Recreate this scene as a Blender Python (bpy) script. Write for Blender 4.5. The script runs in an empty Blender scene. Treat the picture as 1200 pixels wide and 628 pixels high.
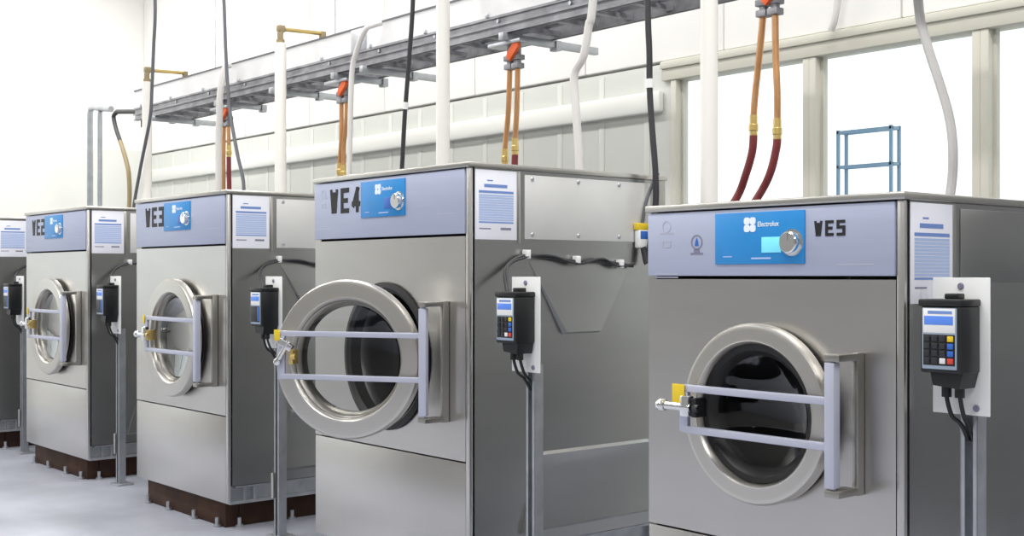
import bpy, bmesh, math, random
from mathutils import Vector, Matrix
random.seed(7)
scn = bpy.context.scene
COL = scn.collection
PI = math.pi

# ------------------------------------------------------------------ materials
def srgb(r, g, b):
    f = lambda v: (v/255/12.92) if v/255 <= .04045 else ((v/255+.055)/1.055)**2.4
    return (f(r), f(g), f(b), 1)

def mat(name, col, rough=.5, metal=0.0, spec=.5, noise=None, bump=None, emit=0.0, coat=0.0):
    """principled material; noise=(scale xyz, amount) varies the base colour, bump=(scale xyz, strength)"""
    m = bpy.data.materials.new(name); m.use_nodes = True
    nt = m.node_tree; b = nt.nodes['Principled BSDF']
    b.inputs['Base Color'].default_value = col
    b.inputs['Roughness'].default_value = rough
    b.inputs['Metallic'].default_value = metal
    b.inputs['Specular IOR Level'].default_value = spec
    b.inputs['Coat Weight'].default_value = coat
    if emit:
        b.inputs['Emission Color'].default_value = col
        b.inputs['Emission Strength'].default_value = emit
    if noise or bump:
        tc = nt.nodes.new('ShaderNodeTexCoord')
    if noise:
        mp = nt.nodes.new('ShaderNodeMapping'); mp.inputs['Scale'].default_value = noise[0]
        n = nt.nodes.new('ShaderNodeTexNoise'); n.inputs['Scale'].default_value = 1; n.inputs['Detail'].default_value = 6
        r = nt.nodes.new('ShaderNodeMapRange')
        r.inputs['From Min'].default_value = .3; r.inputs['From Max'].default_value = .7
        r.inputs['To Min'].default_value = 1-noise[1]; r.inputs['To Max'].default_value = 1+noise[1]
        mx = nt.nodes.new('ShaderNodeVectorMath'); mx.operation = 'SCALE'
        mx.inputs[0].default_value = col[:3]
        nt.links.new(tc.outputs['Object'], mp.inputs['Vector']); nt.links.new(mp.outputs['Vector'], n.inputs['Vector'])
        nt.links.new(n.outputs['Fac'], r.inputs['Value']); nt.links.new(r.outputs['Result'], mx.inputs['Scale'])
        nt.links.new(mx.outputs['Vector'], b.inputs['Base Color'])
    if bump:
        mp = nt.nodes.new('ShaderNodeMapping'); mp.inputs['Scale'].default_value = bump[0]
        n = nt.nodes.new('ShaderNodeTexNoise'); n.inputs['Scale'].default_value = 1; n.inputs['Detail'].default_value = 3
        bp = nt.nodes.new('ShaderNodeBump'); bp.inputs['Strength'].default_value = bump[1]; bp.inputs['Distance'].default_value = .02
        nt.links.new(tc.outputs['Object'], mp.inputs['Vector']); nt.links.new(mp.outputs['Vector'], n.inputs['Vector'])
        nt.links.new(n.outputs['Fac'], bp.inputs['Height']); nt.links.new(bp.outputs['Normal'], b.inputs['Normal'])
    return m

def glass_mat(name, tint, refl, rough=.02):
    m = bpy.data.materials.new(name); m.use_nodes = True
    nt = m.node_tree; nt.nodes.clear()
    o = nt.nodes.new('ShaderNodeOutputMaterial'); mix = nt.nodes.new('ShaderNodeMixShader')
    t = nt.nodes.new('ShaderNodeBsdfTransparent'); t.inputs['Color'].default_value = tint
    g = nt.nodes.new('ShaderNodeBsdfGlossy'); g.inputs['Roughness'].default_value = rough
    lw = nt.nodes.new('ShaderNodeLayerWeight'); lw.inputs['Blend'].default_value = .5
    pw = nt.nodes.new('ShaderNodeMath'); pw.operation = 'POWER'; pw.inputs[1].default_value = 3
    ml = nt.nodes.new('ShaderNodeMath'); ml.operation = 'MULTIPLY_ADD'; ml.inputs[1].default_value = refl; ml.inputs[2].default_value = .05; ml.use_clamp = True
    nt.links.new(lw.outputs['Facing'], pw.inputs[0]); nt.links.new(pw.outputs[0], ml.inputs[0])
    nt.links.new(ml.outputs[0], mix.inputs['Fac']); nt.links.new(t.outputs[0], mix.inputs[1])
    nt.links.new(g.outputs[0], mix.inputs[2]); nt.links.new(mix.outputs[0], o.inputs[0])
    return m

M = {}
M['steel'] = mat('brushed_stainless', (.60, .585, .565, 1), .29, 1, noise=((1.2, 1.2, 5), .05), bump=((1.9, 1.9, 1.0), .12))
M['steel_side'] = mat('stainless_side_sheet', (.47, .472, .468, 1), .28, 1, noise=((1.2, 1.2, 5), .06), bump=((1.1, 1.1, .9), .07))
M['steel_bright'] = mat('satin_steel', (.60, .585, .55, 1), .30, 1)
M['ring'] = mat('door_ring_steel', (.62, .60, .56, 1), .34, 1)
M['collar'] = mat('collar_steel', (.40, .39, .36, 1), .34, 1)
M['chrome'] = mat('chrome', (.82, .82, .82, 1), .12, 1)
M['drum'] = mat('drum_steel', (.20, .20, .205, 1), .38, 1)
M['panel'] = mat('lavender_control_panel', srgb(176, 183, 206), .42, .3, noise=((3, 3, 30), .03))
M['guard'] = mat('grey_lavender_coated_steel', srgb(190, 193, 210), .38, .3)
M['blue'] = mat('blue_faceplate', srgb(40, 138, 208), .35, 0, noise=((8, 8, 8), .05))
M['black'] = mat('black_plastic', srgb(26, 27, 29), .38)
M['rubber'] = mat('black_rubber', srgb(22, 22, 23), .5)
M['white_plastic'] = mat('white_plastic', srgb(236, 237, 236), .4)
M['white_print'] = mat('white_print', srgb(235, 243, 250), .5)
M['paper'] = mat('white_laminated_paper', srgb(240, 241, 250), .3)
M['ink'] = mat('blue_ink', srgb(116, 146, 208), .4)
M['ink_pale'] = mat('pale_blue_ink', srgb(176, 194, 232), .4)
M['ink_grey'] = mat('grey_ink', srgb(128, 128, 150), .5)
M['black_print'] = mat('black_print', srgb(24, 24, 26), .5)
M['screen'] = mat('cyan_display', srgb(120, 214, 236), .3, emit=.5)
M['screen_blue'] = mat('blue_display', srgb(86, 130, 216), .3, emit=.35)
M['face_grey'] = mat('blue_grey_faceplate', srgb(160, 176, 194), .35, .2)
M['yellow'] = mat('yellow_tag', srgb(226, 196, 40), .5)
M['key_blue'] = mat('blue_key', srgb(50, 104, 190), .4)
M['key_red'] = mat('red_key', srgb(206, 70, 56), .4)
M['key_white'] = mat('white_key', srgb(225, 225, 225), .4)
M['key_black'] = mat('black_key', srgb(44, 46, 50), .35)
M['galv'] = mat('galvanised_steel', (.50, .52, .55, 1), .42, .85, noise=((14, 14, 14), .12))
M['tray_dark'] = mat('weathered_grey_steel', (.30, .30, .32, 1), .5, .5, noise=((9, 9, 9), .3))
M['tray_pale'] = mat('pale_galvanised_sheet', (.74, .74, .75, 1), .5, .15, noise=((5, 5, 5), .06))
M['rust'] = mat('rust_brown_steel', srgb(62, 38, 25), .8, .1, noise=((9, 9, 9), .4))
M['pvc'] = mat('white_pipe', srgb(240, 238, 232), .4)
M['copper'] = mat('copper_pipe', (.56, .30, .14, 1), .36, .7, noise=((20, 20, 9), .15))
M['brass'] = mat('brass', (.70, .52, .20, 1), .35, .8)
M['hose_red'] = mat('dark_red_hose', srgb(118, 42, 44), .5)
M['orange'] = mat('orange_handle', srgb(226, 96, 40), .45)
M['cable'] = mat('black_cable', srgb(48, 48, 52), .5)
M['cable_grey'] = mat('grey_cable', srgb(92, 94, 100), .45)
M['hose_pale'] = mat('pale_grey_hose', srgb(214, 212, 210), .5)
M['hose_tan'] = mat('tan_hose', srgb(150, 134, 100), .6)
M['frame_paint'] = mat('beige_window_frame', srgb(206, 204, 191), .5)
M['wall_white'] = mat('white_wall', srgb(246, 245, 242), .55, noise=((.8, .8, .5), .015))
M['wall_grey'] = mat('grey_wall', srgb(213, 215, 209), .5, noise=((1.0, 1.0, .4), .03))
M['pale_band'] = mat('pale_wall_band', srgb(232, 233, 228), .45)
M['ceiling'] = mat('ceiling_paint', srgb(235, 235, 232), .8)
M['wall_far'] = mat('pale_grey_end_wall', srgb(232, 233, 228), .5)
M['plate'] = mat('matt_access_plate', (.70, .70, .685, 1), .5, .25, noise=((3, 3, 3), .05))
M['added_panel'] = mat('grey_added_panel', srgb(128, 129, 130), .6)
M['dark_wall'] = mat('grey_far_wall', srgb(150, 150, 148), .8)
M['floor'] = mat('pale_concrete', srgb(163, 166, 177), .42, noise=((1.7, 1.7, 1.7), .20), bump=((16, 16, 16), .08))
M['asphalt'] = mat('pale_ground', srgb(205, 205, 203), .9, noise=((3, 3, 3), .08))
M['rack_blue'] = mat('blue_painted_steel', srgb(116, 150, 178), .5)
M['pane'] = glass_mat('window_glass', (.97, .99, .99, 1), .9)
M['door_glass'] = glass_mat('door_glass', (.80, .81, .80, 1), 1.7, .03)

# ------------------------------------------------------------------ mesh builder
class MB:
    def __init__(self): self.bm = bmesh.new()
    def box(self, x0, x1, y0, y1, z0, z1, bev=0.0, seg=2):
        b = bmesh.new()
        r = bmesh.ops.create_cube(b, size=1)
        for v in b.verts:
            v.co = Vector(((x0+x1)/2+v.co.x*(x1-x0), (y0+y1)/2+v.co.y*(y1-y0), (z0+z1)/2+v.co.z*(z1-z0)))
        if bev > 0:
            bmesh.ops.bevel(b, geom=list(b.edges), offset=bev, segments=seg, affect='EDGES', profile=.5)
        self._merge(b); return self
    def _merge(self, b):
        me = bpy.data.meshes.new('tmp'); b.to_mesh(me); b.free(); self.bm.from_mesh(me); bpy.data.meshes.remove(me)
    def poly(self, pts, faces):
        vs = [self.bm.verts.new(p) for p in pts]
        for f in faces:
            try: self.bm.faces.new([vs[i] for i in f])
            except ValueError: pass
        return self
    def prism(self, outline, axis, a0, a1):
        """outline in the plane across axis ('x': (y,z); 'y': (x,z); 'z': (x,y)), extruded a0..a1"""
        def P(u, v, a): return {'x': (a, u, v), 'y': (u, a, v), 'z': (u, v, a)}[axis]
        n = len(outline)
        self.poly([P(u, v, a0) for u, v in outline]+[P(u, v, a1) for u, v in outline],
                  [list(range(n))[::-1], list(range(n, 2*n))]+[[i, (i+1) % n, n+(i+1) % n, n+i] for i in range(n)])
        return self
    def tube(self, pts, r, n=10, smooth=0, caps=True):
        P = [Vector(p) for p in pts]
        if smooth and len(P) > 2:
            Q = []
            for i in range(len(P)-1):
                p0, p1, p2, p3 = P[max(i-1, 0)], P[i], P[i+1], P[min(i+2, len(P)-1)]
                for k in range(smooth):
                    t = k/smooth
                    Q.append(.5*((2*p1)+(p2-p0)*t+(2*p0-5*p1+4*p2-p3)*t*t+(3*p1-p0-3*p2+p3)*t*t*t))
            Q.append(P[-1]); P = Q
        rs = r if isinstance(r, (list, tuple)) else [r]*len(P)
        T = []
        for i in range(len(P)):
            d = P[min(i+1, len(P)-1)]-P[max(i-1, 0)]
            T.append(d.normalized())
        u = T[0].orthogonal().normalized(); rings = []
        for i, p in enumerate(P):
            u = (u-T[i]*u.dot(T[i])).normalized(); w = T[i].cross(u)
            rings.append([self.bm.verts.new(p+(u*math.cos(2*PI*k/n)+w*math.sin(2*PI*k/n))*rs[i]) for k in range(n)])
        for a, b in zip(rings, rings[1:]):
            for k in range(n): self.bm.faces.new((a[k], a[(k+1) % n], b[(k+1) % n], b[k]))
        if caps: self.bm.faces.new(rings[0][::-1]); self.bm.faces.new(rings[-1])
        return self
    def lathe(self, prof, c, axis='y', n=48, close=False):
        """prof: (radius, offset along axis); revolves about axis through c"""
        rings = []
        for r, h in prof:
            ring = []
            for k in range(n if r > 1e-6 else 1):
                a = 2*PI*k/n; p, q = r*math.cos(a), r*math.sin(a)
                o = {'y': (p, h, q), 'z': (p, q, h), 'x': (h, p, q)}[axis]
                ring.append(self.bm.verts.new(Vector(c)+Vector(o)))
            rings.append(ring)
        if close: rings.append(rings[0])
        for a, b in zip(rings, rings[1:]):
            if len(a) == 1 and len(b) == 1: continue
            for k in range(n):
                j = (k+1) % n
                f = [a[k], a[j], b[j], b[k]] if len(a) > 1 and len(b) > 1 else ([a[0], b[j], b[k]] if len(a) == 1 else [a[k], a[j], b[0]])
                try: self.bm.faces.new(f)
                except ValueError: pass
        return self
    def mesh(self, name, smooth=35):
        bmesh.ops.recalc_face_normals(self.bm, faces=list(self.bm.faces))
        for f in self.bm.faces: f.smooth = True
        for e in self.bm.edges:
            if len(e.link_faces) == 2 and e.calc_face_angle(0) > math.radians(smooth): e.smooth = False
        me = bpy.data.meshes.new(name); self.bm.to_mesh(me); self.bm.free(); return me

def tag(o, label=None, cat=None, group=None, kind=None):
    if label: o['label'] = label
    if cat: o['category'] = cat
    if group: o['group'] = group
    if kind: o['kind'] = kind
    return o
def link(name, me, m, parent=None, loc=(0, 0, 0), rot=(0, 0, 0), label=None):
    o = bpy.data.objects.new(name, me); COL.objects.link(o)
    if m and not me.materials: me.materials.append(m)
    if parent: o.parent = parent
    o.location = loc; o.rotation_euler = rot
    if label: o['label'] = label
    return o
def obj(name, mb, m, parent=None, loc=(0, 0, 0), rot=(0, 0, 0), label=None):
    return link(name, mb.mesh(name), m, parent, loc, rot, label)
def thing(name, label, cat, loc=(0, 0, 0), rz=0, group=None):
    o = bpy.data.objects.new(name, None); COL.objects.link(o); o.empty_display_size = .1
    o.location = loc; o.rotation_euler = (0, 0, rz)
    return tag(o, label, cat, group)
def struct(name, mb, m, parent=None):
    o = obj(name, mb, m, parent)
    if not parent: o['kind'] = 'structure'
    return o

CACHE = {}
def shared(key, fn):
    if key not in CACHE: CACHE[key] = fn().mesh(str(key[0]))
    return CACHE[key]

def text_mesh(s, size, extrude, font_w=1.0):
    cu = bpy.data.curves.new('lettering', 'FONT'); cu.body = s; cu.size = size; cu.extrude = extrude
    cu.align_x = 'LEFT'; cu.align_y = 'CENTER'; cu.offset = size*.01
    o = bpy.data.objects.new('lettering', cu); COL.objects.link(o)
    dg = bpy.context.evaluated_depsgraph_get()
    me = bpy.data.meshes.new_from_object(o.evaluated_get(dg))
    bpy.data.objects.remove(o); bpy.data.curves.remove(cu)
    w = max(v.co.x for v in me.vertices)
    for v in me.vertices: v.co = Vector((v.co.x, -v.co.z, v.co.y))
    return me, w

GLYPH = {
 'W': [[(0, 1), (.25, 0), (.5, .85), (.75, 0), (1, 1)]],
 'E': [[(1, 1), (0, 1), (0, 0), (1, 0)], [(0, .5), (.8, .5)]],
 '1': [[(.2, .8), (.55, 1), (.55, 0)]],
 '2': [[(0, 1), (1, 1), (1, .5), (0, .5), (0, 0), (1, 0)]],
 '3': [[(0, 1), (1, 1), (1, 0), (0, 0)], [(.2, .5), (1, .5)]],
 '4': [[(.72, 0), (.72, 1), (0, .3), (1, .3)]],
 '5': [[(1, 1), (0, 1), (0, .56), (1, .56), (1, 0), (0, 0)]]}
def block_text(s, x0, x1, z0, z1, y):
    """bold block letters lying on the plane y, facing -y"""
    mb = MB(); n = len(s); g = .32; cw = (x1-x0)/(n+g*(n-1)); h = z1-z0; hw = h*.095; hwx = min(cw*.16, hw*1.25)
    for i, ch in enumerate(s):
        ox = x0+i*cw*(1+g)
        for pl in GLYPH[ch]:
            pts = [(ox+hwx+u*(cw-2*hwx), z0+hw+v*(h-2*hw)) for u, v in pl]
            for k, ((ax, az), (bx, bz)) in enumerate(zip(pts, pts[1:])):
                d = Vector((bx-ax, bz-az)); L = d.length; d /= L
                w = hwx*abs(d.y)+hw*abs(d.x)
                if ch == 'W': w *= .72
                nx, nz = -d.y*w, d.x*w; e = w*.95
                q = [(ax-d.x*e+nx, az-d.y*e+nz), (bx+d.x*e+nx, bz+d.y*e+nz), (bx+d.x*e-nx, bz+d.y*e-nz), (ax-d.x*e-nx, az-d.y*e-nz)]
                mb.prism([(min(max(a, ox), ox+cw), min(max(b, z0), z1)) for a, b in q], 'y', y-.0015-.0001*k, y)
    return mb

# ------------------------------------------------------------------ the washer
def front_with_hole(W, z0, z1, cx, cz, R, th):
    mb = MB(); n = 64; hw = W/2
    def rect(a):
        c, s = math.cos(a), math.sin(a)
        tx = ((hw-cx)/c if c > 0 else (-hw-cx)/c) if abs(c) > 1e-9 else 1e9
        tz = ((z1-cz)/s if s > 0 else (z0-cz)/s) if abs(s) > 1e-9 else 1e9
        t = min(tx, tz); return (cx+c*t, cz+s*t)
    angs = sorted([2*PI*k/n for k in range(n)]+[math.atan2(z-cz, x-cx) % (2*PI) for x in (-hw, hw) for z in (z0, z1)])
    m = len(angs); pts = []
    for y in (0, th):
        pts += [(cx+R*math.cos(a), y, cz+R*math.sin(a)) for a in angs]
        pts += [(rect(a)[0], y, rect(a)[1]) for a in angs]
    F = []
    for i in range(m):
        j = (i+1) % m
        F += [[i, j, m+j, m+i], [2*m+i, 3*m+i, 3*m+j, 2*m+j], [i, 2*m+i, 2*m+j, j], [m+i, m+j, 3*m+j, 3*m+i]]
    mb.poly(pts, F); return mb

def side_sheet(hw, Dp, z0, z1, sgn, zsh):
    """side sheet with the two pressed stiffening shapes"""
    mb = MB()
    x0, x1 = sgn*(hw-.012), sgn*hw
    mb.box(min(x0, x1), max(x0, x1), .025, Dp, z0, z1)
    e = .026
    if zsh: return mb
    # upper inverted trapezoid pressing: flush on top, proud at its narrow foot
    a = [(.30, 1.415-zsh), (.90, 1.385-zsh), (.70, 1.105-zsh), (.50, 1.105-zsh)]
    p = [(x1, a[0][0], a[0][1]), (x1, a[1][0], a[1][1]), (x1+sgn*e, a[2][0], a[2][1]), (x1+sgn*e, a[3][0], a[3][1]),
         (x1, a[2][0]+.004, a[2][1]-.008), (x1, a[3][0]-.004, a[3][1]-.008)]
    mb.poly(p, [[0, 1, 2, 3], [3, 2, 4, 5], [0, 3, 5], [1, 4, 2]])
    # lower pressing: a ridge, a fold and a long slope to the base
    prof = [(0, .612), (.014, .60), (.002, .548), (.024, .30), (0, .285)]
    pts = []
    for dx, z in prof:
        ins = (z-.285)*.35
        pts += [(x1+sgn*dx, .26+ins, z), (x1+sgn*dx, Dp-.05-ins*.6, z)]
    mb.poly(pts, [[2*i, 2*i+1, 2*i+3, 2*i+2] for i in range(4)]+[[0, 2, 4, 6, 8], [1, 3, 5, 7, 9]])
    return mb

GRP_W = 'stainless washing machines in a row'
def washer(num, cx, D, label, W, zt, zs, zb, seam, dz, R, opened=0.0, big=True, hx=.44, shift=0.0, L=.64):
    k = R/(.330 if big else .335); hw = W/2; Dp = 1.13; zl = zt+.022; zsh = 0 if big else .22
    K = 'big' if big else 'small'
    t = thing('washing_machine', label, 'washing machine', (cx, D, 0), 0, GRP_W)
    P = lambda name, fn, m, par=None, key=None, **kw: link(name, shared((name, key or K), fn), m, par or t, **kw)
    P('plinth', lambda: MB().box(-hw+.09, hw-.09, .03, .11, 0, zb-.012, .004).box(-hw+.09, hw-.09, Dp-.12, Dp-.04, 0, zb-.012, .004)
      .box(-hw+.09, -hw+.17, .112, Dp-.122, 0, zb-.012, .004).box(hw-.17, hw-.09, .112, Dp-.122, 0, zb-.012, .004), M['rust'])
    bolt = lambda: MB().lathe([(0, 0), (.022, 0), (.022, .012), (.011, .013), (.011, .05), (0, .05)], (0, 0, 0), 'z', 10)
    for x, y in [(-hw+.14, .008), (-hw+.42, .008), (hw-.42, .008), (hw-.14, .008), (hw-.066, .10), (hw-.066, .42), (hw-.066, .75)]:
        link('anchor_bolt', shared(('bolt',), bolt), M['galv'], t, (x, y, 0), label='galvanised anchor bolt')
    def frame():
        mb = MB()
        for s in (-1, 1):
            a, b = sorted((s*(hw-.012), s*(hw-.072)))
            mb.box(a, b, .05, Dp-.01, zb+.075, zb+.085).box(a, b, .02, Dp-.01, zb-.010, zb+.006)
            a, b = sorted((s*(hw-.055), s*(hw-.06))); mb.box(a, b, .02, Dp-.01, zb, zb+.08)
            for y in (.10, .16, .62, Dp-.06):
                a, b = sorted((s*(hw-.018), s*(hw-.056))); mb.box(a, b, y, y+.012, zb, zb+.08)
        mb.box(-hw+.03, hw-.03, .02, .05, zb-.01, zb+.01).box(-hw+.03, hw-.03, Dp-.04, Dp-.01, zb-.01, zb+.08)
        return mb
    P('base_frame', frame, M['galv'])
    P('lower_panel', lambda: MB().box(-hw, hw-.026, 0, .016, zb, seam-.003, .003), M['steel'])
    P('front_panel', lambda: front_with_hole(W-.026, seam+.003, zs-.004, .013+0, dz, R*.93, .016), M['steel'], loc=(-.013, 0, 0))
    P('corner_post', lambda: MB().box(hw-.024, hw, -.001, .017, zb, zt-.001, .004), M['steel'])
    P('control_panel', lambda: MB().box(-hw, hw-.026, -.006, .016, zs+.006, zt-.004, .004), M['panel'])
    for s in (1, -1):
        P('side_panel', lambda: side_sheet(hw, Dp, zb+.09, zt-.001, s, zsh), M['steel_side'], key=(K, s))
    P('back_panel', lambda: MB().box(-hw+.014, hw-.014, Dp-.014, Dp-.002, zb+.09, zt-.001), M['steel_side'])
    P('top_lid', lambda: MB().box(-hw-.006, hw+.010, -.014, Dp+.008, zt, zl, .005), M['steel_bright'])
    # access plate with six screws on the right side
    az0, az1 = zs-.012, zt-.016
    ac = P('access_plate', lambda: MB().box(hw, hw+.004, .285, Dp-.10, az0, az1, .0015), M['plate'] if big else M['steel_side'])
    if num in (3, 4):
        for y in (.325, .585, .83):
            for z in (az0+.02, az1-.016):
                link('screw', shared(('screw',), lambda: MB().lathe([(0, .005), (.006, .005), (.009, .002), (.009, 0), (0, 0)], (0, 0, 0), 'x', 12)), M['galv'], ac, (hw+.004, y, z))
    P('front_flange', lambda: MB().box(hw, hw+.002, .245, .262, zs-.03, zt-.004, .0006), M['steel_bright'])
    # notice taped to the side
    nz1 = zt-.006; nz0 = nz1-.279; ny0 = .026
    no = P('notice', lambda: MB().box(hw, hw+.003, ny0, ny0+.216, nz0, nz1, .001), M['paper'], label='white laminated notice with blue print')
    X0, X1 = hw+.003, hw+.0036
    def line(y0, y1, z0, z1, m):
        link('print_line', shared(('line', K, y0, y1, z0, z1), lambda: MB().box(X0, X1, ny0+y0, ny0+y1, nz1-z0, nz1-z1)), m, no)
    for i in range(11): line(.018, .198, .1058+i*.0098, .098+i*.0098, M['ink_pale'])
    for q in ((.045, .165, .070, .057), (.018, .198, .093, .083), (.018, .198, .213, .207), (.06, .09, .045, .040)): line(*q, M['ink'])
    line(.13, .185, .240, .230, M['ink_grey']); line(.02, .08, .238, .233, M['ink_grey'])
    # blue programme faceplate
    bz = 1.457 if not big else 1.676
    fp = P('faceplate', lambda: MB().box(-.183, .155, -.011, -.006, bz-.079, bz+.079, .002), M['blue'])
    P('display', lambda: MB().box(.0, .072, -.013, -.011, bz-.045, bz+.002, .001), M['screen'] if not big else M['key_blue'], fp)
    P('dial', lambda: MB().lathe([(0, -.034), (.028, -.034), (.032, -.031), (.033, -.012), (.040, -.011), (.040, -.008), (0, -.008)], (.110, 0, bz-.016), 'y', 28)
      .box(.108, .112, -.036, -.033, bz-.010, bz+.012), M['chrome'], fp)
    def emblem():
        mb = MB(); c = (-.045, bz+.041)
        for a, b in ((-1, 1), (1, 1), (-1, -1), (1, -1)):
            ox, oz = c[0]+a*.0112, c[1]+b*.0112
            out = [(ox+.0113*math.copysign(abs(math.cos(q))**.7, math.cos(q)), oz+.0113*math.copysign(abs(math.sin(q))**.7, math.sin(q))) for q in [2*PI*i/16 for i in range(16)]]
            mb.prism(out, 'y', -.0125, -.011)
        return mb
    P('emblem', emblem, M['white_print'], fp)
    if ('word', K) not in CACHE:
        me, w = text_mesh('Electrolux', .022, .0004)
        s_ = .080/w
        for v in me.vertices: v.co.x *= s_
        me.materials.append(M['white_print']); CACHE[('word', K)] = me
    link('lettering', CACHE[('word', K)], None, fp, (-.016, -.0116, bz+.041))
    P('caption', lambda: MB().box(-.04, .034, -.0118, -.011, bz-.064, bz-.059), M['ink_pale'], fp)
    P('caption', lambda: MB().box(-.15, -.115, -.0118, -.011, bz-.057, bz-.054), M['ink_pale'], fp, key=(K, 2))
    # number and small icons
    s = f'WE{num}'
    if big: P('machine_number', lambda: block_text(s, -.445, -.192, 1.624, 1.738, -.006), M['black_print'], key=num)
    else: P('machine_number', lambda: block_text(s, .186, .292, 1.457, 1.502, -.006), M['black_print'], key=num)
    ix = -hw+.085; iz = bz+.045; x2 = hw-.15
    P('icon_print', lambda: MB().lathe([(.016, -.0068), (.019, -.0068), (.019, -.006), (.016, -.006)], (ix, 0, iz), 'y', 20, close=True), M['guard'], key=(K, 'ring'))
    P('icon_print', lambda: MB().box(ix-.018, ix+.018, -.0068, -.006, iz-.05, iz-.044).box(ix-.018, ix+.018, -.0068, -.006, iz-.068, iz-.063)
      .box(ix-.018, ix-.014, -.0068, -.006, iz-.064, iz-.049).box(ix+.014, ix+.018, -.0068, -.006, iz-.064, iz-.049), M['guard'], key=(K, 'frame'))
    for q in ((ix-.03, ix+.03, iz-.024, iz-.019), (ix-.05, ix+.05, iz-.155, iz-.152), (ix-.05, ix+.05, iz-.166, iz-.163), (x2-.06, x2+.06, bz-.084, bz-.081)):
        P('icon_print', lambda: MB().box(q[0], q[1], -.0068, -.006, q[2], q[3]), M['guard'], key=(K, q))
    if not big:
        c = (-.262, 0, 1.449)
        em = P('approval_mark', lambda: MB().lathe([(.019, -.007), (.024, -.007), (.024, -.006), (.019, -.006)], c, 'y', 24, close=True)
          .box(c[0]-.026, c[0]+.026, -.007, -.006, c[2]-.04, c[2]-.033).box(c[0]-.012, c[0]+.012, -.007, -.006, c[2]-.034, c[2]-.022), M['ink_grey'])
        P('mark_drop', lambda: MB().prism([(c[0]-.008, c[2]-.012), (c[0]+.008, c[2]-.012), (c[0]+.005, c[2]+.004), (c[0], c[2]+.014), (c[0]-.005, c[2]+.004)], 'y', -.0072, -.006), M['key_blue'], em)
    # drum and its rubber
    Rh = R*.93
    P('drum', lambda: MB().lathe([(Rh-.01, .03), (Rh-.03, .06), (Rh-.03, .10), (Rh+.09, .11), (Rh+.09, .62), (0, .62)], (0, 0, dz), 'y', 56), M['drum'])
    P('door_gasket', lambda: MB().lathe([(Rh+.004, -.004), (Rh+.012, -.010), (Rh-.012, -.016), (Rh-.03, -.002), (Rh-.03, .05), (Rh+.004, .05)], (0, 0, dz), 'y', 56, close=True), M['rubber'])
    # ---- door, swinging about the hinge bar
    hy = -.105
    KO = (K, bool(opened))
    br = MB()
    bx = hx+.024
    br.box(bx-.010, bx+.010, -.034, -.001, dz-.235*k-.01, dz+.235*k+.01, .004)
    for z in (dz+.232*k, dz-.232*k): br.box(hx-.016, hx+.034, hy-.018, -.03, z-.010, z+.010, .003)
    link('hinge_bracket', br.mesh('hinge_bracket'), M['collar'], t)
    ox = -hx+shift; oy = -hy; zu, zd = (.106, -.072) if big else (.066, -.061)
    lip = .0 if big else .03
    prof = [(R-.012, oy-.016), (R, oy-.024), (R+.001, oy-.050), (R-.006, oy-.062), (R-.02, oy-.066),
            (R*(.80+lip), oy-.060), (R*(.775+lip), oy-.062), (R*(.755+lip), oy-.056), (R*(.74+lip), oy-.040), (R*(.72+lip), oy-.016)]
    def ring(): return MB().lathe(prof, (ox, 0, 0), 'y', 72, close=True)
    dr = P('door', ring, M['ring'], loc=(hx, hy, dz), rot=(0, 0, opened), key=KO)
    inner_m = M['collar'] if big else M['rubber']
    P('inner_collar', lambda: MB().lathe([(R*(.735+lip), oy-.040), (R*(.72 if big else .70), oy-.036), (R*(.69 if big else .64), oy-.016), (R*(.67 if big else .62), oy+.02), (R*.69, oy+.02), (R*(.72+lip), oy-.01)], (ox, 0, 0), 'y', 64, close=True), inner_m, dr, key=KO)
    P('glass', lambda: MB().lathe([(R*.67, oy-.012), (R*.60, oy-.004), (R*.50, oy+.004), (R*.35, oy+.011), (R*.18, oy+.015), (0, oy+.016)], (ox, 0, 0), 'y', 56), M['door_glass'], dr, key=KO)
    def guard():
        mb = MB()
        for z in (zu*(k if big else 1), zd*(k if big else 1)): mb.box(-L, .0, -.011, .010, z-.011, z+.011, .003)
        mb.box(-L-.012, -L+.022, -.010, .006, -.085*k, zu*k+.012, .003)
        return mb
    P('guard_rail', guard, M['guard'], dr, key=KO)
    P('hinge_bar', lambda: MB().box(-.016, .016, -.017, .014, -.215*k, .215*k, .003)
      .lathe([(0, -.222*k), (.010, -.222*k), (.010, .222*k), (0, .222*k)], (0, 0, 0), 'z', 14), M['guard'], dr)
    P('handle', lambda: MB().tube([(.004, 0, 0), (-.10, 0, 0)], .013, 14).lathe([(0, .0), (.017, .004), (.021, .018), (.017, .032), (0, .036)], (-.134, 0, 0), 'x', 16)
      .box(-.034, .0, -.012, .018, -.035*k, .045*k, .005), M['chrome'], dr, loc=(-L+.05, -.028, .07 if opened else .012*k), rot=(0, -math.radians(58) if opened else 0, 0)).scale = (.82,)*3 if opened else (1,)*3
    P('latch_tag', lambda: MB().box(-L-(.024 if big else .036), -L+(.004 if big else .014), -.016, -.013, zu-.03 if big else .015, zu+.016 if big else .078, .001), M['yellow'], dr, key=KO, label='yellow warning tag')
    P('latch', lambda: MB().box(-L+.05, -L+.07, -.026, .026, -.02, .04, .004).lathe([(0, -.02), (.012, -.02), (.012, .0), (0, 0)], (-L+.085, -.028, .012*k), 'x', 10), M['brass'] if big else M['black'], dr, key=KO)
    return t

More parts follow.
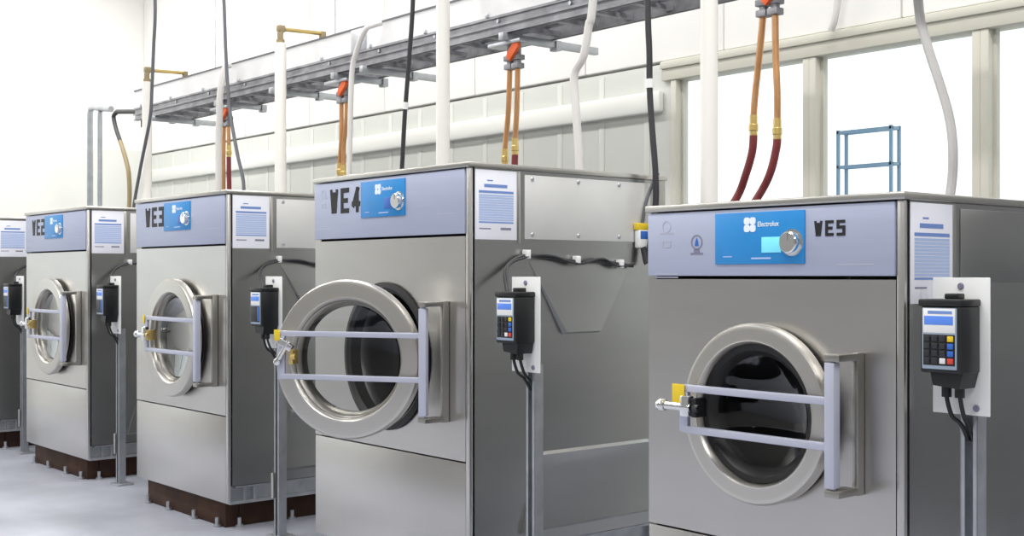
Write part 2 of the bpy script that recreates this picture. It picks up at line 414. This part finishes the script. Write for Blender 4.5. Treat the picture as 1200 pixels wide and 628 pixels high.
BIG = dict(W=1.169, zt=1.772, zs=1.504, zb=.143, seam=.60, dz=.996, R=.330)
washer(5, -2.327, 2.957, 'smaller stainless front-load washer numbered WE5 right of its blue faceplate', W=.952, zt=1.551, zs=1.336, zb=.12, seam=.525, dz=.929, R=.271, big=False, hx=.318, L=.545)
washer(4, -4.380, 2.981, 'tall stainless washer numbered WE4 with its round door swung open', opened=math.radians(31), hx=.42, shift=.052, L=.645, **BIG)
washer(3, -6.446, 2.991, 'tall stainless washer numbered WE3 with its round door closed', **BIG)
washer(2, -8.429, 3.006, 'tall stainless washer second from the left end, short WE2 number beside blue faceplate', **BIG)
washer(1, -10.315, 3.006, 'washer cut off by the left edge of the photo, only its right side showing', **BIG)

# ------------------------------------------------------------------ card readers on posts
def reader(px, py, label, keys, cable_to=None):
    t = thing('card_reader', label, 'card reader', (px, py, 0), 0, 'card readers on posts beside the washers')
    P = lambda name, fn, m, par=None, **kw: link(name, shared((name, 'r'), fn), m, par or t, **kw)
    def post():
        mb = MB()   # open steel channel
        x = .02
        mb.box(x-.026, x-.022, .006, .05, .012, 1.0).box(x+.022, x+.026, .006, .05, .012, 1.0).box(x-.026, x+.026, .046, .05, .012, 1.0)
        mb.box(x-.026, x-.012, .006, .009, .012, 1.0).box(x+.012, x+.026, .006, .009, .012, 1.0)
        return mb
    P('post', post, M['galv'])
    P('post_foot', lambda: MB().box(-.04, .08, -.02, .09, 0, .012, .003).lathe([(0, .012), (.012, .012), (.012, .028), (0, .028)], (-.02, .02, 0), 'z', 8), M['galv'])
    P('post_clamp', lambda: MB().box(-.018, .006, -.006, .004, .20, .33, .002), M['steel_bright'])
    bp = P('back_plate', lambda: MB().box(-.083, .083, 0, .005, .970, 1.338, .002), M['white_plastic'])
    for x_, z_ in ((.0, 1.315), (.045, .99)):
        link('plate_screw', shared(('plate_screw',), lambda: MB().lathe([(0, -.004), (.008, -.004), (.01, 0), (0, 0)], (0, 0, 0), 'y', 10)), M['ink_grey'], bp, (x_, 0, z_))
    def hous():
        mb = MB()
        mb.box(-.062, .058, -.098, -.002, 1.085, 1.262, .006)
        mb.box(-.066, .060, -.102, -.002, 1.262, 1.281, .004)
        mb.prism([(-.040, 1.088), (-.032, 1.052), (.044, 1.045), (.055, 1.088)], 'y', -.085, -.006)
        mb.box(-.02, .02, -.05, -.012, 1.28, 1.296, .004)
        return mb
    h = P('housing', hous, M['black'])
    f = P('faceplate', lambda: MB().box(-.054, .046, -.102, -.097, 1.096, 1.258, .002), M['face_grey'])
    P('display', lambda: MB().box(-.047, .037, -.1035, -.101, 1.213, 1.237, .001), M['screen_blue'], f)
    P('display_frame', lambda: MB().box(-.050, .042, -.1028, -.101, 1.192, 1.256, .001), M['white_plastic'], f)
    P('lettering', lambda: MB().box(-.036, .034, -.1034, -.102, 1.2425, 1.2505), M['ink'], f)
    P('key_bed', lambda: MB().box(-.050, .042, -.1028, -.101, 1.106, 1.188, .001), M['black'], f)
    for r in range(4):
        for c in range(4):
            if not keys: continue
            m = M['key_black']
            if c == 3: m = (M['yellow'], M['key_blue'], M['key_blue'], M['key_red'])[r]
            if r == 3 and c == 2: m = M['key_white']
            me = shared(('key', m.name), lambda: MB().box(-.0085, .0085, -.003, 0, -.0075, .0075, .0015))
            link('key', me, m, f, (-.038+c*.0225, -.1028, 1.177-r*.0195))
    if not keys:
        P('keypad', lambda: MB().box(.021, .038, -.104, -.1025, 1.113, 1.184, .001), M['key_blue'], f)
    P('cord', lambda: MB().tube([(-.012, -.05, 1.05), (-.012, -.05, 1.02), (-.006, -.035, .97), (.008, -.012, .945), (.016, .012, .90)], .006, 8, 4)
      .lathe([(0, 0), (.013, 0), (.013, .035), (0, .035)], (-.012, -.05, 1.02), 'z', 12), M['black'])
    link('cord', shared(('cord', 2), lambda: MB().tube([(.026, -.05, 1.05), (.027, -.05, 1.02), (.026, -.03, .97), (.024, .0, .94), (.024, .02, .90)], .006, 8, 4)
      .lathe([(0, 0), (.013, 0), (.013, .035), (0, .035)], (.026, -.05, 1.02), 'z', 12)), M['black'], t)
    if cable_to is not None:
        sx = cable_to-px   # x of the washer's side in post coordinates
        mb = MB()
        zz = [1.13, 1.24, 1.36, 1.41]
        pts = [(-.05, -.02, 1.09), (-.09, -.01, 1.15), (-.11, .0, 1.27), (sx+.02, .07, 1.37), (sx+.02, .16, 1.422), (sx+.016, .30, 1.418), (sx+.02, .46, 1.402), (sx+.018, .60, 1.405), (sx+.02, .70, 1.394), (sx+.02, .80, 1.385)]
        mb.tube(pts, .008, 8, 6)
        mb.tube([(p[0]+.012, p[1], p[2]+.012*math.sin(3*i)) for i, p in enumerate(pts)], .005, 8, 6)
        cb = obj('signal_cable', mb, M['cable'], t)
        for y, z in ((.18, 1.43), (.46, 1.408), (.72, 1.394)):
            obj('cable_clip', MB().box(sx+.0065, sx+.036, y-.012, y+.012, z-.018, z+.018, .003), M['white_plastic'], cb, label='white plastic cable clip')
reader(-1.733, 3.04, 'black keypad card reader on white plate right of WE5 washer', True, None)
reader(-3.572, 3.08, 'black keypad card reader on white plate between the WE4 and WE5 washers', True, -3.7956)
reader(-5.575, 3.10, 'black card reader on white plate between WE3 washer and the open round door', False, -5.8615)
reader(-7.622, 3.10, 'black card reader on tall post between the WE2 and WE3 washers', False, -7.8445)
reader(-9.445, 3.10, 'leftmost black card reader, at the left edge of the photo', False, -9.7305)

# ------------------------------------------------------------------ white standpipes behind the washers
for i, (x, lab) in enumerate(((-9.78, 'leftmost white standpipe, thinnest, with brass pipe branching at its top'),
                              (-7.545, 'white standpipe behind WE3 washer with brass pipe at its top'),
                              (-5.662, 'white standpipe rising behind WE4 washer in front of the overhead tray'),
                              (-3.655, 'white standpipe behind WE5 washer in front of the windows'))):
    y = 4.25
    t = thing('standpipe', lab, 'pipe', (x, y, 0), 0, 'white standpipes behind the washers')
    L = lambda n, fn, m: link(n, shared((n, 'sp'), fn), m, t)
    L('pipe', lambda: MB().tube([(0, 0, 0), (0, 0, 2.96)], .040, 20), M['pvc'])
    L('cap', lambda: MB().tube([(0, 0, 2.955), (0, 0, 2.985)], .030, 16).tube([(0, 0, 2.98), (0, 0, 3.04), (0, .03, 3.065)], .022, 12, 3), M['hose_tan'])
    L('branch_pipe', lambda: MB().tube([(0, .02, 3.06), (0, .33, 3.07)], .014, 12), M['brass'])
    L('branch_elbow', lambda: MB().box(-.022, .022, -.022, .03, 3.04, 3.085, .006), M['hose_tan'])
    L('branch_cap', lambda: MB().box(-.02, .02, .32, .36, 3.03, 3.085, .005), M['hose_tan'])

# ------------------------------------------------------------------ overhead tray
TX0, TX1 = -10.72, 1.0
t = thing('cable_tray', 'long galvanised overhead tray running along the row above the washers', 'cable tray', (TX0, 4.72, 2.75))
mb = MB()
for y in (-.17, .17):
    mb.box(0, TX1-TX0, y-.018, y+.018, .0, .012).box(0, TX1-TX0, y-.018, y+.018, .098, .112).box(0, TX1-TX0, y-.006, y+.006, .0, .11)
mb.box(0, TX1-TX0, -.195, -.187, .046, .060)
obj('side_rail', mb, M['tray_dark'], t)
x = .25
while x < TX1-TX0:
    link('rung', shared(('rung',), lambda: MB().box(-.02, .02, -.17, .17, .012, .04)), M['tray_dark'], t, (x, 0, 0)); x += .3
x = .15
while x < TX1-TX0:
    link('rail_clip', shared(('rail_clip',), lambda: MB().box(0, .02, -.2, -.186, .110, .135, .003)), M['galv'], t, (x, 0, 0))
    link('rail_bolt', shared(('rail_bolt',), lambda: MB().lathe([(0, -.012), (.012, -.012), (.012, 0), (0, 0)], (0, -.175, .08), 'y', 8)), M['galv'], t, (x+.1, 0, 0)); x += .62
obj('splash_sheet', MB().box(0, TX1-TX0, -.182, -.178, .112, .262), M['tray_pale'], t, label='pale upright sheet along the tray')
obj('sheet_lip', MB().box(0, TX1-TX0, -.187, -.173, .262, .274), M['cable_grey'], t)
for dx in (3.73, 6.05, 8.62):
    obj('sheet_joint', MB().box(-.09, .09, -.190, -.182, .112, .262, .002), M['galv'], t, (dx, 0, 0), label='grey joint plate')
for y, z, r in ((-.10, .07, .028), (-.02, .075, .034), (.07, .065, .022)):
    obj('pipe', MB().tube([(0.05, y, z), (TX1-TX0, y, z)], r, 10), M['tray_dark'], t, label='dark pipe lying in the tray')
for i, dx in enumerate((.44, 2.57, 3.81, 5.28, 7.9, 1.675, 3.445, 7.13)):
    o = obj('cross_arm', MB().box(-.02, .02, -.22, (.42, .42, .42, .55, .42, .24, .24, .24)[i], -.045, -.001, .003).box(-.03, .03, .19, .23, -.06, -.001), M['galv'], t, (dx, 0, 0))
for dx in (.9, 2.86, 4.36, 6.24, 9.7):
    obj('hanger_rod', MB().tube([(0, .17, .0), (0, .17, 2.25)], .006, 8), M['galv'], t, (dx, 0, 0))

# ------------------------------------------------------------------ water drops hanging from the tray
def drop(x, y, zv, label, paths, handle=1, hz=None):
    t = thing('water_drop', label, 'water valve', (x, y, zv), 0, 'water valves with copper pipes under the tray')
    top = 2.7045-zv if y < 4.6 else 2.75-zv
    obj('tray_plate', MB().box(-.17, .12, -.06, .06, 2.684-zv, 2.705-zv, .003), M['galv'], t)
    for vx in (-.031, .035):
        obj('valve', MB().tube([(vx, 0, 2.69-zv), (vx, 0, .0)], .021, 12).box(vx-.031, vx+.031, -.03, .03, .02, .05, .004).box(vx-.029, vx+.029, -.028, .028, -.03, .002, .004), M['tray_dark'], t)
    obj('handle', MB().prism([(0, .03), (.015, .012), (.095, .085), (.095, .125), (.07, .13), (0, .065)], 'y', -.052, -.03)
        .lathe([(0, -.054), (.016, -.054), (.016, -.028), (0, -.028)], (.01, 0, .04), 'y', 12), M['orange'], t)
    for (cop, hose) in paths:
        L = lambda p: (p[0]-x, p[1]-y, p[2]-zv)
        c = [L(p) for p in cop]
        pr = obj('copper_pipe', MB().tube(c, .016, 12, 4), M['copper'], t)
        e = Vector(c[-1])
        obj('coupling', MB().lathe([(0, .015), (.019, .012), (.019, -.03), (.023, -.034), (.023, -.06), (.019, -.064), (.019, -.085), (0, -.085)], e, 'z', 14), M['brass'], pr)
        hh = [tuple(e+Vector((0, 0, -.08)))]+[L(p) for p in hose]
        obj('hose', MB().tube(hh, .019, 12, 5), M['hose_red'], t)
drop(-3.59, 4.6, 2.585, 'water valve high above WE5 washer with two copper pipes and dark red hoses',
     [([(-3.625, 4.6, 2.57), (-3.645, 4.6, 2.40), (-3.672, 4.6, 2.20), (-3.682, 4.6, 2.09)], [(-3.69, 4.6, 1.93), (-3.73, 4.6, 1.82), (-3.785, 4.6, 1.715), (-3.85, 4.5, 1.55), (-3.90, 4.3, 1.45), (-3.92, 4.14, 1.42)]),
      ([(-3.555, 4.6, 2.57), (-3.553, 4.6, 2.386), (-3.543, 4.6, 2.187), (-3.543, 4.6, 2.06)], [(-3.55, 4.6, 1.93), (-3.585, 4.6, 1.82), (-3.657, 4.6, 1.712), (-3.76, 4.5, 1.50), (-3.83, 4.3, 1.34), (-3.85, 4.14, 1.30)])])
drop(-5.44, 4.6, 2.575, 'water valve with orange lever and copper pipes hanging above WE4 washer notice',
     [([(-5.475, 4.6, 2.56), (-5.49, 4.6, 2.307), (-5.512, 4.6, 2.15), (-5.522, 4.6, 2.075)], [(-5.53, 4.6, 1.93), (-5.52, 4.6, 1.80), (-5.40, 4.5, 1.55), (-5.15, 4.3, 1.42), (-4.92, 4.18, 1.40), (-4.90, 4.112, 1.40)]),
      ([(-5.405, 4.6, 2.56), (-5.414, 4.6, 2.3), (-5.424, 4.6, 2.19), (-5.43, 4.6, 2.13)], [(-5.433, 4.6, 1.95), (-5.43, 4.6, 1.78), (-5.30, 4.5, 1.45), (-5.1, 4.3, 1.30), (-4.92, 4.18, 1.25), (-4.90, 4.112, 1.25)])])
drop(-7.275, 4.6, 2.575, 'water valve with orange lever and copper pipes just left of the WE4 number',
     [([(-7.31, 4.6, 2.56), (-7.312, 4.6, 2.315), (-7.325, 4.6, 2.2), (-7.335, 4.6, 2.12)], [(-7.34, 4.6, 1.93), (-7.34, 4.6, 1.80), (-7.28, 4.5, 1.5), (-7.15, 4.3, 1.35), (-7.0, 4.2, 1.30), (-6.98, 4.122, 1.30)]),
      ([(-7.240, 4.6, 2.56), (-7.25, 4.6, 2.4), (-7.28, 4.6, 2.25), (-7.285, 4.6, 2.10)], [(-7.29, 4.6, 1.93), (-7.28, 4.6, 1.80), (-7.2, 4.5, 1.4), (-7.1, 4.3, 1.20), (-7.0, 4.2, 1.15), (-6.98, 4.122, 1.15)])])
drop(-9.045, 4.6, 2.575, 'water valve with red-orange lever and copper pipe behind WE3 washer top edge',
     [([(-9.08, 4.6, 2.56), (-9.088, 4.6, 2.40), (-9.09, 4.6, 2.2), (-9.09, 4.6, 2.03)], [(-9.10, 4.6, 1.90), (-9.10, 4.6, 1.75), (-9.06, 4.5, 1.5), (-9.0, 4.35, 1.35), (-8.95, 4.22, 1.30), (-8.94, 4.137, 1.30)]),
      ([(-9.010, 4.6, 2.56), (-9.005, 4.6, 2.5), (-9.00, 4.6, 2.42), (-9.0, 4.6, 2.38)], [(-9.0, 4.6, 2.2), (-9.0, 4.6, 1.95), (-8.99, 4.55, 1.6), (-8.97, 4.4, 1.2), (-8.95, 4.22, 1.15), (-8.94, 4.137, 1.15)])])

# ------------------------------------------------------------------ cables and hoses from above
CE = 4.995
def cable(name, label, cat, pts, r, m, group, joint=None, sm=6):
    o = obj(name, MB().tube(pts, r, 10, sm), m)
    tag(o, label, cat, group)
    if joint:
        for z in joint:
            for a, b in zip(pts, pts[1:]):
                if a[2] >= z >= b[2]:
                    f = (a[2]-z)/(a[2]-b[2]); p = Vector(a).lerp(Vector(b), f); d = (Vector(b)-Vector(a)).normalized()*.02
                    obj('joint', MB().tube([p-d, p+d], r*1.25, 12), M['white_plastic'], o, label='white cable joint')
    return o
G = 'black power drop cables from the ceiling'
c = cable('power_cable', 'black power cable dropping between WE4 and WE5 washers', 'cable',
      [(-3.80, 3.985, CE), (-3.795, 3.985, 3.4), (-3.785, 3.985, 2.576), (-3.775, 3.985, 2.344), (-3.772, 3.985, 2.161), (-3.754, 3.985, 1.962), (-3.738, 3.985, 1.808), (-3.736, 3.985, 1.66), (-3.75, 3.97, 1.50), (-3.755, 3.95, 1.40), (-3.766, 3.945, 1.44), (-3.770, 3.94, 1.47)], .014, M['cable'], G, [2.20])
obj('plug', MB().box(-3.789, -3.762, 3.905, 3.97, 1.465, 1.545, .006), M['white_plastic'], c)
obj('plug_tag', MB().box(-3.790, -3.765, 3.900, 3.975, 1.545, 1.575, .003), M['yellow'], c, label='yellow tag on plug')
obj('plug_label', MB().box(-3.763, -3.7605, 3.915, 3.96, 1.505, 1.54, .001), M['key_blue'], c, label='blue sticker on plug')
obj('tail', MB().tube([(-3.775, 3.94, 1.57), (-3.77, 3.955, 1.66), (-3.765, 3.99, 1.74), (-3.755, 4.02, 1.80)], .008, 8, 5), M['cable_grey'], c)
cable('power_cable', 'black power cable with pale joint dropping behind WE4 washer control panel', 'cable',
      [(-5.50, 3.98, CE), (-5.54, 3.98, 3.6), (-5.581, 3.98, 2.884), (-5.613, 3.98, 2.602), (-5.638, 3.98, 2.413), (-5.663, 3.98, 2.223), (-5.688, 3.98, 1.955), (-5.72, 3.98, 1.70), (-5.78, 3.98, 1.5), (-5.835, 3.98, 1.46)], .013, M['cable'], G, [2.30])
cable('power_cable', 'dark grey power cable dropping past the tray behind WE3 washer', 'cable',
      [(-8.80, 4.36, CE), (-8.68, 4.36, 4.2), (-8.611, 4.36, 3.452), (-8.58, 4.36, 3.054), (-8.54, 4.36, 2.722), (-8.49, 4.36, 2.52), (-8.39, 4.36, 2.254), (-8.29, 4.36, 1.993), (-8.28, 4.3, 1.7), (-8.3, 4.18, 1.45), (-8.3, 4.155, 1.44)], .014, M['cable_grey'], G)
cable('power_cable', 'grey power cable leaning down in front of leftmost standpipe', 'cable',
      [(-9.60, 4.17, CE), (-9.55, 4.17, 4.3), (-9.44, 4.17, 3.58), (-9.47, 4.17, 3.18), (-9.50, 4.17, 2.87), (-9.54, 4.17, 2.62), (-9.71, 4.17, 2.27), (-9.86, 4.17, 1.93), (-9.9, 4.165, 1.7), (-9.92, 4.172, 1.45), (-9.92, 4.165, 1.44)], .014, M['cable_grey'], G)
G = 'pale hoses looping down behind the washers'
cable('pale_hose', 'pale grey hose bending down behind WE4 washer side', 'hose',
      [(-4.40, 4.42, CE), (-4.50, 4.42, 3.6), (-4.588, 4.42, 2.777), (-4.62, 4.42, 2.649), (-4.659, 4.42, 2.498), (-4.731, 4.42, 2.404), (-4.718, 4.42, 2.213), (-4.692, 4.42, 1.913), (-4.68, 4.40, 1.6), (-4.68, 4.2, 1.42), (-4.68, 4.112, 1.40)], .022, M['hose_pale'], G)
cable('pale_hose', 'cream hose running beside the copper pipe left of the WE4 number', 'hose',
      [(-6.68, 4.512, 3.0), (-6.70, 4.47, 2.985), (-6.735, 4.42, 2.951), (-6.837, 4.42, 2.826), (-6.889, 4.42, 2.719), (-6.91, 4.42, 2.495), (-6.931, 4.42, 2.041), (-6.94, 4.40, 1.6), (-6.94, 4.2, 1.42), (-6.94, 4.122, 1.40)], .018, M['hose_pale'], G)
cable('pale_hose', 'pale straight hose dropping behind WE3 washer beside copper pipe', 'hose',
      [(-8.79, 4.505, 3.0), (-8.79, 4.46, 2.97), (-8.793, 4.42, 2.765), (-8.808, 4.42, 2.566), (-8.822, 4.42, 2.433), (-8.822, 4.42, 2.031), (-8.82, 4.40, 1.6), (-8.82, 4.2, 1.42), (-8.82, 4.137, 1.40)], .026, M['hose_pale'], G)
cable('pale_hose', 'light grey hose curving down in front of the windows right of WE5', 'hose',
      [(-3.10, 5.0, CE), (-3.09, 5.0, 3.2), (-3.06, 5.0, 2.598), (-3.017, 5.0, 2.397), (-2.949, 5.0, 2.196), (-2.903, 5.0, 2.038), (-2.887, 5.0, 1.885), (-2.899, 5.0, 1.715), (-2.9, 4.9, 1.45), (-2.75, 4.5, 1.1), (-2.6, 4.2, 1.0), (-2.6, 4.118, 1.0)], .022, M['hose_pale'], G)
cable('wall_cable', 'thin pale cable running down the upper wall to the window header', 'cable',
      [(-3.93, 5.70, CE), (-3.95, 5.70, 3.2), (-3.975, 5.70, 2.90), (-4.0, 5.70, 2.76), (-4.03, 5.71, 2.70)], .020, M['hose_pale'], None)

# left end: conduits and a dark pipe feeding the tray
t = thing('steel_conduit', 'pair of upright grey conduits left of the tray end', 'conduit', (-12.0, 4.66, 0))
obj('conduit', MB().tube([(-.10, 0, 0), (-.10, 0, 2.96), (-.08, 0, 3.01), (-.02, 0, 3.02), (.44, 0, 2.955)], .030, 12), M['galv'], t)
obj('conduit', MB().tube([(.155, 0, 0), (.155, 0, 2.94), (.17, 0, 2.965)], .024, 12), M['galv'], t)
t = thing('feed_pipe', 'dark pipe with valve joining the left end of the tray', 'pipe', (-10.72, 4.66, 2.84))
obj('pipe', MB().tube([(-.74, 0, .06), (-.70, 0, .075), (-.005, 0, .005)], .022, 12), M['cable'], t)
obj('valve', MB().box(-.14, -.06, -.04, .04, -.05, .06, .01).tube([(-.1, 0, -.04), (-.1, 0, -.13)], .018, 10).tube([(-.20, 0, .01), (-.03, 0, .005)], .032, 10), M['black'], t)
obj('hose', MB().tube([(-.74, 0, .06), (-.78, 0, .03), (-.72, 0, -.09), (-.62, 0, -.215)], .020, 12, 5), M['cable'], t)
obj('hose_tail', MB().tube([(-.62, 0, -.215), (-.50, 0, -.38), (-.415, 0, -.56), (-.41, 0, -.85), (-.41, -.05, -1.2), (-.41, -.4, -1.40), (-.41, -.515, -1.41)], .021, 12, 5), M['hose_tan'], t, label='tan lower length of the hose')

# ------------------------------------------------------------------ the room
XL, XR, YF, YB, ZC = -13.4, 4.6, -5.0, 5.8, 5.0
struct('floor', MB().box(XL-.2, XR+.2, YF-.2, YB+.2, -.1, 0), M['floor'])
struct('ceiling', MB().box(XL-.2, XR+.2, YF-.2, YB+.2, ZC, ZC+.1), M['ceiling'])
WZ0, WZ1 = 1.0, 2.585
WX = [(-5.245, -4.275), (-4.185, -3.235), (-3.145, -2.195)]
wb = MB()
wb.box(XL-.2, WX[0][0]-.05, YB, YB+.15, 0, 2.70).box(WX[-1][1]+.05, XR+.2, YB, YB+.15, 0, 2.70)
wb.box(WX[0][0]-.05, WX[-1][1]+.05, YB, YB+.15, 0, WZ0)
struct('wall_back', wb, M['wall_grey'])
# corrugation of the grey wall left of the windows
mb = MB(); x = XL+.3
while x < -5.5:
    mb.box(x, x+.05, YB-.003, YB, .1, 2.68, .001); x += .42
struct('trim_1', mb, M['wall_grey'])
mb = MB()   # white sheeted upper wall, slightly proud, hung in bays
x = XL
while x < XR:
    x2 = min(x+1.22, XR); mb.box(x+.004, x2-.004, YB-.02, YB+.15, 2.715, ZC, .012); x = x2
struct('wall_back_upper', mb, M['wall_white'])
struct('trim_2', MB().box(XL, -5.36, YB-.05, YB, 2.39, 2.53, .02), M['pale_band'])  # pale raised band along the lower back wall
mb = MB().box(-5.36, WX[-1][1]+.1, YB-.03, YB+.12, WZ1, 2.712, .006).box(-5.36, WX[-1][1]+.1, YB-.045, YB-.025, 2.66, 2.705, .004)
struct('trim_3', mb, M['frame_paint'])
for i, (a, b) in enumerate(WX):
    w = struct(f'window_{i+1}', MB().box(a-.045, a+.0, YB-.02, YB+.10, WZ0, WZ1, .004).box(b, b+.045, YB-.02, YB+.10, WZ0, WZ1, .004)
               .box(a, b, YB-.02, YB+.1, WZ0, WZ0+.05, .004).box(a, a+.018, YB+.03, YB+.06, WZ0+.05, WZ1).box(b-.018, b, YB+.03, YB+.06, WZ0+.05, WZ1), M['frame_paint'])
    obj('pane', MB().box(a+.018, b-.018, YB+.042, YB+.048, WZ0+.05, WZ1), M['pane'], w)
struct('wall_left_upper', MB().box(XL-.15, XL, YF-.2, YB+.2, 2.76, ZC), M['wall_white'])
DY0, DY1 = -1.7, 1.5
struct('wall_left', MB().box(XL-.15, XL, DY1, YB+.2, 0, 2.76).box(XL-.15, XL, YF-.2, DY0, 0, 2.76).box(XL-.15, XL, DY0, DY1, 0, .9).box(XL-.15, XL, DY0, DY1, 2.6, 2.76), M['wall_far'])
w = struct('window_4', MB().box(XL-.12, XL+.02, DY0, DY0+.06, .9, 2.6).box(XL-.12, XL+.02, DY1-.06, DY1, .9, 2.6).box(XL-.12, XL+.02, -.13, -.07, .9, 2.6).box(XL-.12, XL+.02, DY0, DY1, .9, .96).box(XL-.12, XL+.02, DY0, DY1, 2.54, 2.6), M['frame_paint'])  # added unseen opening, sky light for the door glass and washer fronts
obj('pane', MB().box(XL-.07, XL-.064, DY0+.06, DY1-.06, .96, 2.54), M['pane'], w)
d = struct('added_dark_panel', MB().box(-1.7, 1.9, YB-.03, YB, 0, 2.6, .004), M['added_panel'])  # added unseen panel, darkens what WE5's side reflects
struct('wall_right', MB().box(XR, XR+.15, YF-.2, YB+.2, 0, ZC), M['dark_wall'])
struct('wall_front', MB().box(XL-.2, XR+.2, YF-.15, YF, 0, ZC), M['dark_wall'])
struct('ground', MB().box(-60, 20, -40, 60, -.35, -.12), M['asphalt'])

# blue steel rack standing outside the windows
t = thing('storage_rack', 'blue steel rack standing outside behind the middle window', 'rack', (-6.02, 9.0, -.1), 0)
mb = MB()
for x, y in ((-.26, 0), (.26, 0), (-.26, .12), (.26, .12)):
    obj('upright', MB().box(x-.012, x+.012, y-.012, y+.012, 0, 2.70), M['rack_blue'], t)
for z in (.5, 1.1, 1.7, 2.38, 2.68):
    obj('shelf', MB().box(-.27, .27, -.012, .012, z-.012, z+.012).box(-.27, .27, .108, .132, z-.012, z+.012).box(-.272, -.248, .0, .12, z-.012, z+.012).box(.248, .272, .0, .12, z-.012, z+.012), M['rack_blue'], t)

# ------------------------------------------------------------------ light
wd = bpy.data.worlds.new('sky'); scn.world = wd; wd.use_nodes = True
bg = wd.node_tree.nodes['Background']; bg.inputs['Color'].default_value = (.96, .985, 1, 1); bg.inputs['Strength'].default_value = 2.5
def area(name, loc, sx, sy, power, col=(1, .985, .96), rot=(0, 0, 0)):
    l = bpy.data.lights.new(name, 'AREA'); l.shape = 'RECTANGLE'; l.size = sx; l.size_y = sy; l.energy = power; l.color = col
    o = bpy.data.objects.new(name, l); COL.objects.link(o); o.location = loc; o.rotation_euler = rot; return o
for x in (-11.2, -6.8, -2.5, 1.5):
    area('ceiling_lamp', (x, 1.2, 4.92), 2.6, .5, 170)
    area('ceiling_lamp', (x, -2.2, 4.92), 2.6, .5, 120)
    area('ceiling_lamp', (x, 4.0, 4.92), 2.6, .4, 190 if x < -10 else 125)

# ------------------------------------------------------------------ camera
cd = bpy.data.cameras.new('camera'); cam = bpy.data.objects.new('camera', cd); COL.objects.link(cam)
cam.location = (0, 0, 1.345); cam.rotation_euler = (PI/2, 0, math.radians(49.868))
cd.sensor_width = 36; cd.lens = 1430.53/1200*36; cd.shift_y = 8.25/1200; cd.clip_start = .05; cd.clip_end = 200
scn.camera = cam
vs = scn.view_settings
vs.view_transform = 'Standard'; vs.look = 'None'; vs.exposure = -.72; vs.gamma = 1; vs.use_curve_mapping = False
